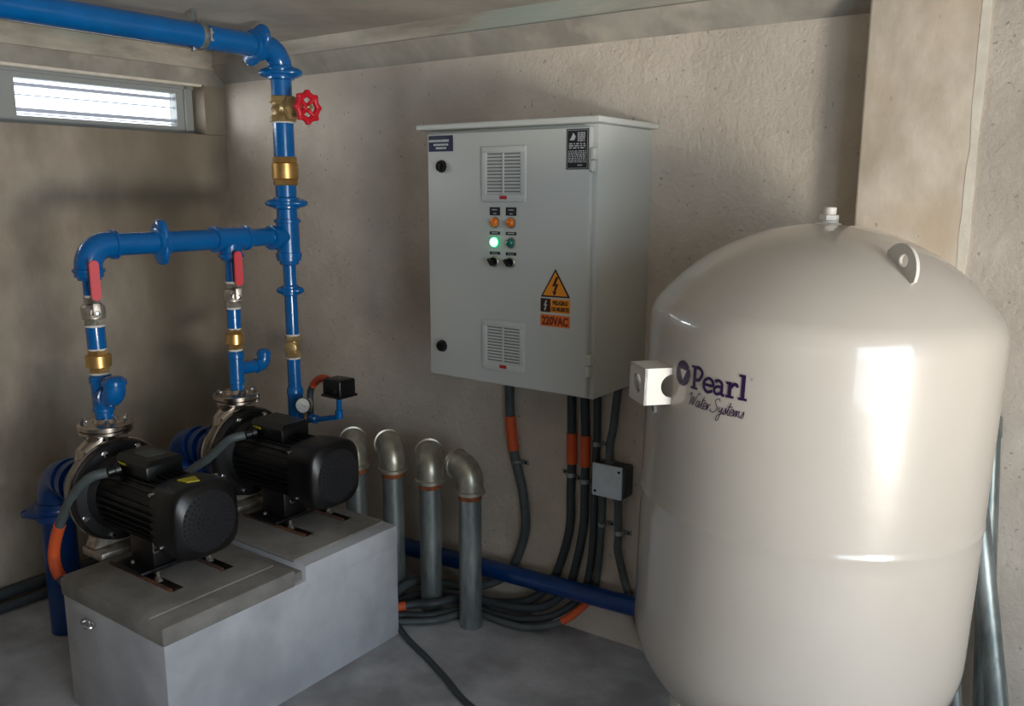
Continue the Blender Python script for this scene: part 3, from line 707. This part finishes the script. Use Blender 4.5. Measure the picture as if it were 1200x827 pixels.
bolt_ = [(.1, .5), (-.22, -.08), (.02, -.02), (-.12, -.42), (-.24, -.36), (-.1, -.62), (.1, -.42), (.02, -.42), (.24, .12), (.02, .06), (.26, .48)]
b = MB(); cx = -1.318
poly(b, [(cx-.050, 1.201), (cx+.050, 1.203), (cx, 1.284)], 'sticker_brown', YD-.0008)
poly(b, [(cx-.042, 1.206), (cx+.042, 1.207), (cx, 1.274)], 'sticker_orange', YD-.0014)
def bolt(c, z, s, m, y):
    q = [(0.05, .5), (-.22, -.08), (.0, -.02), (-.1, -.35), (-.2, -.3), (-.07, -.6), (.12, -.36), (.02, -.38), (.24, .12), (.03, .06), (.22, .5)]
    k = b.mi(m)
    tri = [(0, 1, 2, 8, 9), (9, 10, 0), (2, 3, 7, 8), (4, 5, 6, 7, 3)]
    P_ = [b.bm.verts.new((c+u*s, y, z+v*s)) for u, v in q]
    for t in ((0, 1, 2), (0, 2, 9), (0, 9, 10), (9, 2, 8), (2, 3, 8), (3, 7, 8), (3, 4, 5), (3, 5, 7), (5, 6, 7)):
        f = b.bm.faces.new([P_[i] for i in t]); f.material_index = k
bolt(cx, 1.236, .050, 'sticker_brown', YD-.002)
b.build('warning_triangle', door)
b = MB(); plate(b, -1.368, -1.334, 1.158, 1.197, 'sticker_brown'); plate(b, -1.334, -1.268, 1.158, 1.197, 'sticker_orange')
bolt(-1.351, 1.178, .028, 'sticker_text', YD-.0016)
add_text(b, 'PELIGRO', -1.301, 1.181, .0155, 'sticker_brown', .85, .0008, YD-.0014); add_text(b, 'DE MUERTE', -1.301, 1.163, .0155, 'sticker_brown', .72, .0008, YD-.0014)
b.build('danger_label', door)
b = MB(); plate(b, -1.368, -1.268, 1.117, 1.151, 'sticker_deep'); add_text(b, '220VAC', -1.318, 1.1225, .033, 'sticker_maroon', .78, .0014, YD-.0014); b.build('voltage_label', door)

# ------------------------------------------------------------------ wall conduits and junction box
def clamp(parent, x, z, s, r=.0165, y=2.372):
    b = MB(); b.lathe((x, y, z-.008), (0, 0, 1), [(0, r), (.001, r+.002), (.015, r+.002), (.016, r)], 'galvanized', 16)
    b.box((min(x+s*r, x+s*(r+.026)), YB-.005, z-.008), (max(x+s*r, x+s*(r+.026)), YB-.001, z+.008), 'galvanized', .001)
    b.lathe((x+s*(r+.015), YB-.004, z), (0, -1, 0), [(0, .005), (.003, .004)], 'hole_black', 8); b.build('pipe_clamp', parent)
def wcond(pts, r, m, label, sleeve=None, cl=None, m2=None):
    P = smooth(pts, 6); t = thing('electrical_conduit', (pts[0][0], YB, .02), label, 'conduit', 'flexible conduits below the cabinet')
    MB().tube(P, r, m, 14).build('tube', t)
    if sleeve: 
        seg = [p for p in P if sleeve[0] <= p.z <= sleeve[1] and p.y > 2.29]
        x0 = seg[0]; MB().tube(seg, r*1.14, 'orange', 14).build('orange_sleeve', t)
    for c in (cl or []): clamp(t, *c)
    return t
def fine(pts, zs):  # extra stations on the straight upper part so that sleeves can be cut out
    out = []
    for a, b_ in zip(pts, pts[1:]):
        out.append(a)
    out.append(pts[-1]); return out
A = wcond([(-1.712, 2.370, .925), (-1.710, 2.370, .82), (-1.706, 2.370, .724), (-1.690, 2.370, .602), (-1.668, 2.370, .52), (-1.649, 2.372, .443), (-1.640, 2.372, .317), (-1.677, 2.370, .194), (-1.735, 2.370, .11), (-1.83, 2.335, .060), (-1.93, 2.295, .055), (-2.015, 2.265, .060), (-2.048, 2.20, .062), (-2.045, 2.10, .055)], .0165, 'grey_conduit', 'grey conduit below the left of the cabinet, alone, with orange sleeve', (.59, .73), [(-1.68, .560, 1)])
B = wcond([(-1.454, 2.370, .925), (-1.454, 2.370, .82), (-1.452, 2.370, .725), (-1.450, 2.370, .60), (-1.453, 2.372, .50), (-1.456, 2.372, .361), (-1.498, 2.372, .209), (-1.545, 2.372, .12), (-1.62, 2.345, .060), (-1.72, 2.32, .035), (-1.82, 2.29, .028), (-1.92, 2.262, .025), (-1.995, 2.235, .025), (-2.025, 2.17, .025), (-2.03, 2.08, .025)], .0155, 'conduit_black', 'black conduit with orange sleeve, left of the pair under the cabinet corner', (.59, .725), [(-1.453, .560, -1)])
B_ = wcond([(-1.405, 2.370, .925), (-1.403, 2.370, .82), (-1.399, 2.370, .725), (-1.397, 2.370, .60), (-1.398, 2.372, .50), (-1.402, 2.372, .375), (-1.439, 2.372, .194), (-1.475, 2.372, .12), (-1.55, 2.34, .060), (-1.66, 2.305, .045), (-1.77, 2.285, .045), (-1.84, 2.235, .05), (-1.885, 2.155, .05), (-1.94, 2.120, .045), (-2.0, 2.05, .04)], .0150, 'conduit_black', 'black conduit with orange sleeve, right of the pair under the cabinet corner', (.585, .72), [(-1.398, .548, -1)])
D = wcond([(-1.359, 2.372, .925), (-1.357, 2.372, .80), (-1.356, 2.372, .697), (-1.360, 2.372, .565), (-1.364, 2.372, .323), (-1.390, 2.374, .161), (-1.43, 2.372, .10), (-1.50, 2.33, .045), (-1.60, 2.29, .020), (-1.70, 2.274, .016), (-1.775, 2.268, .016), (-1.83, 2.215, .016), (-1.885, 2.125, .016), (-1.96, 2.075, .016), (-1.985, 2.03, .016)], .0130, 'conduit_black', 'plain black conduit passing behind the left edge of the junction box', None, [(-1.357, .685, 1, .014)])
bx = (-1.343, -1.235, .527, .636, 2.320, 2.350)
E_ = wcond([(-1.270, 2.360, .925), (-1.278, 2.360, .86), (-1.286, 2.355, .76), (-1.295, 2.352, .70), (-1.295, 2.352, .64)], .0138, 'grey_conduit', 'short dark grey conduit from the cabinet into the top of the junction box')
F_ = wcond([(-1.318, 2.352, .53), (-1.320, 2.356, .47), (-1.330, 2.368, .38), (-1.337, 2.372, .299), (-1.352, 2.375, .172), (-1.385, 2.372, .11), (-1.45, 2.32, .045), (-1.54, 2.27, .016), (-1.64, 2.246, .014), (-1.75, 2.244, .014), (-1.805, 2.20, .014), (-1.85, 2.11, .014), (-1.92, 2.05, .014), (-1.96, 2.02, .014)], .0120, 'grey_conduit', 'left dark grey conduit leaving the bottom of the junction box', (.042, .125), [(-1.327, .415, 1, .013, 2.366)])
G_ = wcond([(-1.262, 2.352, .53), (-1.264, 2.360, .47), (-1.268, 2.372, .38), (-1.267, 2.372, .33), (-1.235, 2.372, .222), (-1.19, 2.37, .12), (-1.14, 2.36, .04), (-1.08, 2.35, .02)], .0130, 'grey_conduit', 'right dark grey conduit leaving the junction box toward the tank', None, [(-1.266, .397, 1, .014)])
jb = thing('junction_box', (-1.29, YB, .58), 'small square junction box with light grey lid, on the wall beside the tank', 'box')
b = MB(); b.box((bx[0]+.006, 2.330, bx[2]+.004), (bx[1]+.008, YB-.002, bx[3]-.002), 'conduit_black', .005); b.build('box_body', jb)
b = MB(); b.box((bx[0], 2.322, bx[2]), (bx[1], 2.331, bx[3]), 'box_lid', .003)
lid = b.build('box_lid', jb)
for x, z in ((bx[0]+.012, bx[2]+.016), (bx[1]-.010, bx[3]-.016)): MB().lathe((x, 2.323, z), (0, -1, 0), [(0, .005), (.0015, .005)], 'hole_black', 8).build('screw', lid)
for x, z, s in ((-1.295, .636, 1), (-1.318, .527, -1), (-1.262, .527, -1)): MB().lathe((x, 2.352, z-.002*s), (0, 0, s), [(0, .018), (.010, .018), (.012, .016)], 'grey_conduit', 12).build('gland', jb)
MB().tube([(-2.0, 2.05, .04), (-1.965, 2.092, .043)], .0162, 'orange', 12).build('orange_sleeve', B_)

# thin dark hose on the floor
b = MB(); b.tube(smooth([(-1.985, 2.06, .012), (-1.935, 2.02, .010), (-1.83, 1.965, .009), (-1.72, 1.922, .009), (-1.58, 1.86, .009), (-1.47, 1.806, .009), (-1.36, 1.77, .009), (-1.2, 1.70, .009), (-1.0, 1.58, .009)], 5), .0095, 'conduit_black', 10)
tag(b.build('floor_hose'), 'thin dark hose lying diagonally across the floor in front of the plinth', 'hose')
for i, (x, z, r, lb) in enumerate(((-3.215, .045, .022, 'upper dark conduit running along the foot of the left wall'), (-3.16, .018, .018, 'lower dark conduit on the floor at the foot of the left wall'))):
    b = MB(); b.tube(smooth([(x, -.2, z), (x, .6, z), (x, 1.3, z), (x-.004, 1.9, z), (x, 2.36, z)], 4), r, 'conduit_black', 12)
    tag(b.build('wall_foot_conduit'), lb, 'conduit', 'conduits at the foot of the left wall')

# ------------------------------------------------------------------ pressure tank
TR, TZ = .36, .84
tk = thing('pressure_tank', (-.534-.024, 1.874, 0), 'large off-white vertical pressure tank with dark lettering, standing before the column', 'tank', rot=(0, .024, 0))
to = V((-.534-.024, 1.874, 0))
def tori(Rc, rk, n=14):
    ck = TR-rk; a0 = math.acos(ck/(Rc-rk)); out = []
    for i in range(n): t = a0*i/n; out.append((ck+rk*math.cos(t), rk*math.sin(t)))
    zc = -(Rc-rk)*math.sin(a0)
    for i in range(n+1): t = a0+(PI/2-a0)*i/n; out.append((max(Rc*math.cos(t), 0), zc+Rc*math.sin(t)))
    return out
top = tori(.437, .0855); bot = tori(.5, .22); Z1, Z0 = TZ+.3777, TZ-.3058
prof = [(Z0-z, r) for r, z in reversed(bot)]
zz = Z0+.02
while zz < Z1-.01:
    if abs(zz-TZ) > .012: prof.append((zz, TR))
    zz += .05
prof += [(TZ-.008, TR), (TZ-.003, TR+.0016), (TZ+.003, TR+.0016), (TZ+.008, TR)]
prof.sort(key=lambda q: q[0])
prof += [(Z1+z, r) for r, z in top]
b = MB(); b.lathe(to, (0, 0, 1), prof, 'tank_paint', 128); b.build('shell', tk, 60)
ztop = Z1+top[-1][1]
b = MB(); o = to+V((0, 0, ztop-.004)); b.lathe(o, (0, 0, 1), [(0, .03), (.004, .026), (.006, .019), (.010, .019)], 'tank_trim', 20); b.hexn(o, (0, 0, 1), .010, .022, .020, 'tank_trim')
b.lathe(o, (0, 0, 1), [(.022, .0135), (.036, .0135), (.038, .012)], 'tank_trim', 20); b.build('air_plug', tk)
def dome(rho):
    for (r0, z0), (r1, z1) in zip(top, top[1:]):
        if r1 <= rho <= r0: return Z1+z0+(z1-z0)*(r0-rho)/(r0-r1)
def lug(ang):
    d = V((math.cos(ang), math.sin(ang), 0)); s = V((-d.y, d.x, 0)); b = MB()
    r0, r1 = .192, .274
    A_ = to+d*r0+V((0, 0, dome(r0)-.004)); B_2 = to+d*r1+V((0, 0, dome(r1)-.004))
    ux = (B_2-A_).normalized(); uz = s.cross(ux)
    if uz.z < 0: uz = -uz
    L = (B_2-A_).length; c = (A_+B_2)/2; ro = L/2; hc = c+uz*ro*.48; hr = .0125; n = 24; h = s*.0035
    # plate with a real hole: ring of quads between outline and hole
    outer = []
    for i in range(n):
        a = 2*PI*i/n; dx, dz = math.cos(a), math.sin(a)
        # ray from hole centre to outline (half disc)
        t = 0
        for k in range(1, 400):
            p = hc+(ux*dx+uz*dz)*(k*.0003); q = p-c; X_, Z_ = q.dot(ux), q.dot(uz)
            if Z_ < 0 or (X_/ro)**2+(Z_/(ro*1.08))**2 > 1: break
            t = k*.0003
        outer.append(hc+(ux*dx+uz*dz)*t)
    inner = [hc+(ux*math.cos(2*PI*i/n)+uz*math.sin(2*PI*i/n))*hr for i in range(n)]
    k = b.mi('tank_trim'); vt = {}
    for key, lst, sg in (('of', outer, 1), ('ob', outer, -1), ('if', inner, 1), ('ib', inner, -1)): vt[key] = [b.bm.verts.new(p+h*sg) for p in lst]
    for i in range(n):
        j = (i+1) % n
        for q in (('of', 'if'), ('ib', 'ob'), ('ob', 'of'), ('if', 'ib')): b.bm.faces.new([vt[q[0]][i], vt[q[0]][j], vt[q[1]][j], vt[q[1]][i]])
    b.build('lifting_lug', tk)
lug(math.radians(-40)); lug(math.radians(95))
# square bracket with round openings
ang = math.radians(-129); d = V((math.cos(ang), math.sin(ang), 0)); s = V((-d.y, d.x, 0)); zc = 1.107
def holed(b, c, u, v, n_, hw, hh, hr, th, m):
    """rectangular plate with a round hole; c centre of front face, th thickness along -n_"""
    N_ = 32; out = []; inn = []
    for i in range(N_):
        a = 2*PI*(i+.5)/N_; x, y_ = math.cos(a), math.sin(a); k = min(hw/abs(x), hh/abs(y_)); out.append(c+u*x*k+v*y_*k); inn.append(c+u*x*hr+v*y_*hr)
    for sx_ in (-1, 1):
        for sy_ in (-1, 1):
            tgt = c+u*hw*sx_+v*hh*sy_; i = min(range(N_), key=lambda q: (out[q]-tgt).length); out[i] = tgt
    k = b.mi(m); R4 = [[b.bm.verts.new(p) for p in L_] for L_ in (out, inn, [p-n_*th for p in inn], [p-n_*th for p in out])]
    for i in range(N_):
        j = (i+1) % N_
        for q in range(4):
            f = b.bm.faces.new([R4[q][i], R4[q][j], R4[(q+1) % 4][j], R4[(q+1) % 4][i]]); f.material_index = k
b = MB(); hw = .038; up_ = V((0, 0, 1)); co = to+V((.0, 0, zc)); Rf = TR+.058
e = co+d*Rf
holed(b, e, s, up_, d, hw, hw, .021, .006, 'tank_trim')                                      # outer end
holed(b, co+d*(Rf-.060)+s*hw, d, up_, s, .060, hw, .024, .006, 'tank_trim')                  # side toward the room
holed(b, co+d*(Rf-.060)-s*hw, d, up_, -s, .060, hw, .024, .006, 'tank_trim')
rotm = Matrix((d, s, up_)).transposed()
for sg in (1,):
    c = co+d*(Rf-.040)+up_*(hw-.003)*sg; b.box(c-V((.040, hw-.001, .003)), c+V((.040, hw-.001, .003)), 'tank_trim', rot=rotm)
c = co+d*(Rf-.040)-up_*(hw-.003); b.box(c-V((.040, hw-.001, .003)), c+V((.040, hw-.001, .003)), 'tank_trim', rot=rotm)
b.build('pipe_bracket', tk)
an2 = math.radians(-134); d2 = V((math.cos(an2), math.sin(an2), 0))
b = MB(); b.lathe(to+d2*(TR-.004)+V((0, 0, 1.042)), d2, [(0, .011), (.010, .011), (.0105, .008), (.006, .0075), (.006, 0)], 'tank_trim', 16)
b.lathe(to+d2*(TR+.001)+V((0, 0, 1.042)), d2, [(0, .0075), (.0015, .0075)], 'hole_black', 12); b.build('side_port', tk)
for a in (-128, -8, 112):
    an = math.radians(a); dd = V((math.cos(an), math.sin(an), 0)); ss = V((-dd.y, dd.x, 0)); c = to+dd*.285
    b = MB(); rm = Matrix((dd, ss, up_)).transposed()
    b.box(c+V((-.003, -.022, 0)), c+V((.003, .022, .46)), 'tank_trim', .001, rot=rm)
    q = c-dd*.018+ss*.022; b.box(q+V((-.018, -.003, 0)), q+V((.018, .003, .46)), 'tank_trim', .001, rot=rm)
    b.box(c+V((-.04, -.035, 0)), c+V((.04, .035, .006)), 'tank_trim', rot=rm); b.build('leg', tk)
# lettering wrapped on the shell; u metres along the surface from the P, v height
A0 = math.radians(-113.0)
def wrap(u, v, e=.0012):
    a = A0+u/TR; return to+V((math.cos(a)*(TR+e), math.sin(a)*(TR+e), v))
def ribbon(b, pts, w, m, k=5, closed=False):
    P_ = smooth([(x, y_, 0) for x, y_ in pts], k); n = len(P_); L_ = []; R5 = []
    for i in range(n):
        t = P_[min(i+1, n-1)]-P_[max(i-1, 0)]
        if t.length < 1e-9: t = V((1, 0, 0))
        t.normalize(); nn = V((-t.y, t.x, 0))*w/2
        L_.append(b.bm.verts.new(wrap(*(P_[i]+nn).xy))); R5.append(b.bm.verts.new(wrap(*(P_[i]-nn).xy)))
    km = b.mi(m)
    for i in range(n-1):
        f = b.bm.faces.new([L_[i], R5[i], R5[i+1], L_[i+1]]); f.material_index = km
b = MB(); INK = 'logo_ink'; zb = 1.117
def rect(x0, y0, x1, y1):
    n = max(1, int((x1-x0)/.006)); km = b.mi(INK)
    for i in range(n):
        a, c_ = x0+(x1-x0)*i/n, x0+(x1-x0)*(i+1)/n
        f = b.bm.faces.new([b.bm.verts.new(wrap(*q)) for q in ((a, y0), (c_, y0), (c_, y1), (a, y1))]); f.material_index = km
H = .047; xh = .031; w = .0078
# P
rect(.004, zb, .012, zb+H); rect(-.001, zb, .017, zb+.005); rect(-.001, zb+H-.005, .016, zb+H)
ribbon(b, [(.010, zb+H-.003), (.020, zb+H-.003), (.0275, zb+H-.012), (.020, zb+.021), (.010, zb+.020)], .0068, INK)
# e
ex = .044; ribbon(b, [(ex-.009, zb+.016), (ex+.010, zb+.016), (ex+.009, zb+.025), (ex, zb+.029), (ex-.010, zb+.022), (ex-.0105, zb+.010), (ex-.002, zb+.002), (ex+.010, zb+.006)], .0062, INK)
# a
ax_ = .068; ribbon(b, [(ax_-.009, zb+.025), (ax_-.002, zb+.029), (ax_+.006, zb+.025), (ax_+.007, zb+.012), (ax_+.007, zb+.004), (ax_+.013, zb+.002)], .0062, INK)
ribbon(b, [(ax_+.006, zb+.017), (ax_-.004, zb+.017), (ax_-.010, zb+.010), (ax_-.005, zb+.002), (ax_+.006, zb+.006)], .0056, INK)
# r
rect(.088, zb, .0955, zb+xh); rect(.084, zb, .101, zb+.005); rect(.084, zb+xh-.005, .094, zb+xh)
ribbon(b, [(.094, zb+.020), (.099, zb+.027), (.105, zb+.028), (.1075, zb+.023)], .0062, INK)
# l
rect(.115, zb, .1225, zb+H+.002); rect(.110, zb, .1275, zb+.005); rect(.110, zb+H-.003, .120, zb+H+.002)
# ring after the word
ribbon(b, [(.1335+.002*math.cos(a*PI/4), zb+H-.004+.002*math.sin(a*PI/4)) for a in range(9)], .0006, INK, 1)
b.build('brand_lettering', tk)
b = MB(); wsc = .0158; zs = 1.083; x = -.005
def sw(pts, adv):
    global x
    ribbon(b, [(x+px*wsc+py*wsc*.25, zs+py*wsc) for px, py in pts], .0016, INK, 5); x += adv*wsc
sw([(-.1, 1.3), (.15, 1.7), (.25, 1.4), (.2, .1), (.5, .9), (.7, 1.2), (.65, .1), (1.0, 1.0), (1.3, 1.8), (1.6, 1.7)], 1.25)
sw([(.5, .8), (.2, .8), (.0, .4), (.15, .0), (.4, .3), (.55, .85), (.5, .1), (.7, .05)], .65)
sw([(.0, .1), (.25, .8), (.35, 1.6), (.25, .3), (.4, .0), (.6, .2)], .1); sw([(.0, 1.05), (.6, 1.15)], .42)
sw([(.0, .3), (.35, .5), (.35, .85), (.1, .8), (.0, .3), (.2, .0), (.55, .2)], .5)
sw([(.0, .2), (.15, .85), (.15, .0), (.3, .6), (.55, .85)], .85)
sw([(.8, 1.5), (.6, 1.8), (.2, 1.5), (.4, 1.0), (.7, .6), (.4, .0), (-.1, .0), (-.2, .3)], .95)
sw([(.0, .8), (.05, .3), (.25, .2), (.45, .8), (.4, .1), (.25, -.8), (.0, -.9), (.0, -.4), (.6, .2)], .55)
sw([(.05, .0), (.3, .45), (.35, .85), (.45, .3), (.3, .0), (.05, .1)], .45)
sw([(.0, .1), (.25, .8), (.35, 1.6), (.25, .3), (.4, .0), (.6, .2)], .1); sw([(.0, 1.05), (.6, 1.15)], .42)
sw([(.0, .3), (.35, .5), (.35, .85), (.1, .8), (.0, .3), (.2, .0), (.55, .2)], .5)
sw([(.0, .8), (.05, .0), (.25, .7), (.35, .7), (.35, .0), (.55, .7), (.68, .7), (.68, .1), (.85, .1)], .85)
sw([(.05, .0), (.3, .45), (.35, .85), (.45, .3), (.3, .0), (.05, .1)], .45)
b.build('script_lettering', tk)
b = MB(); ox, oz, er, ez = -.0265, 1.142, .0215, .0255
km = b.mi(INK)
def ell(a, k=1): return (ox+er*k*math.cos(a), oz+ez*k*math.sin(a))
tri_ = [(ox-.010, oz+.008), (ox+.010, oz+.006), (ox-.001, oz-.015)]
for (a0_, a1_, ta, tb_) in ((35, 145, 1, 0), (152, 262, 0, 2), (-90, 28, 2, 1)):
    n = 10; arcp = [ell(math.radians(a0_+(a1_-a0_)*i/n)) for i in range(n+1)]; base = [(tri_[ta][0]+(tri_[tb_][0]-tri_[ta][0])*i/n, tri_[ta][1]+(tri_[tb_][1]-tri_[ta][1])*i/n) for i in range(n+1)]
    base = [(p[0]+(ox-p[0])*-.12, p[1]+(oz-p[1])*-.12) for p in base]
    for i in range(n):
        f = b.bm.faces.new([b.bm.verts.new(wrap(*q)) for q in (arcp[i], arcp[i+1], base[i+1], base[i])]); f.material_index = km
b.build('logo_emblem', tk)

# galvanized poles leaning behind the tank
def pole(a, b_, r, label):
    t = MB(); t.cyl(a, b_, r, 'galvanized', 24); a = V(a); b_ = V(b_); u = (b_-a).normalized()
    t.lathe(b_-u*.05, u, [(0, r), (.001, r*1.12), (.048, r*1.12), (.05, r*.9), (.045, r*.8), (.03, 0)], 'galvanized', 24)
    tag(t.build('galvanized_pole'), label, 'pipe', 'galvanized poles leaning behind the tank')
pole((-.075, 2.13, 0), (-.275, 2.262, .98), .025, 'shiny galvanized pole leaning in front of the others at the right edge of tank')
pole((-.155, 2.23, 0), (-.225, 2.262, .98), .022, 'duller galvanized pole leaning behind the shiny one, beside the tank')
pole((-.185, 2.16, 0), (-.33, 2.255, .92), .016, 'thin dark galvanized tube half hidden between the tank and poles')
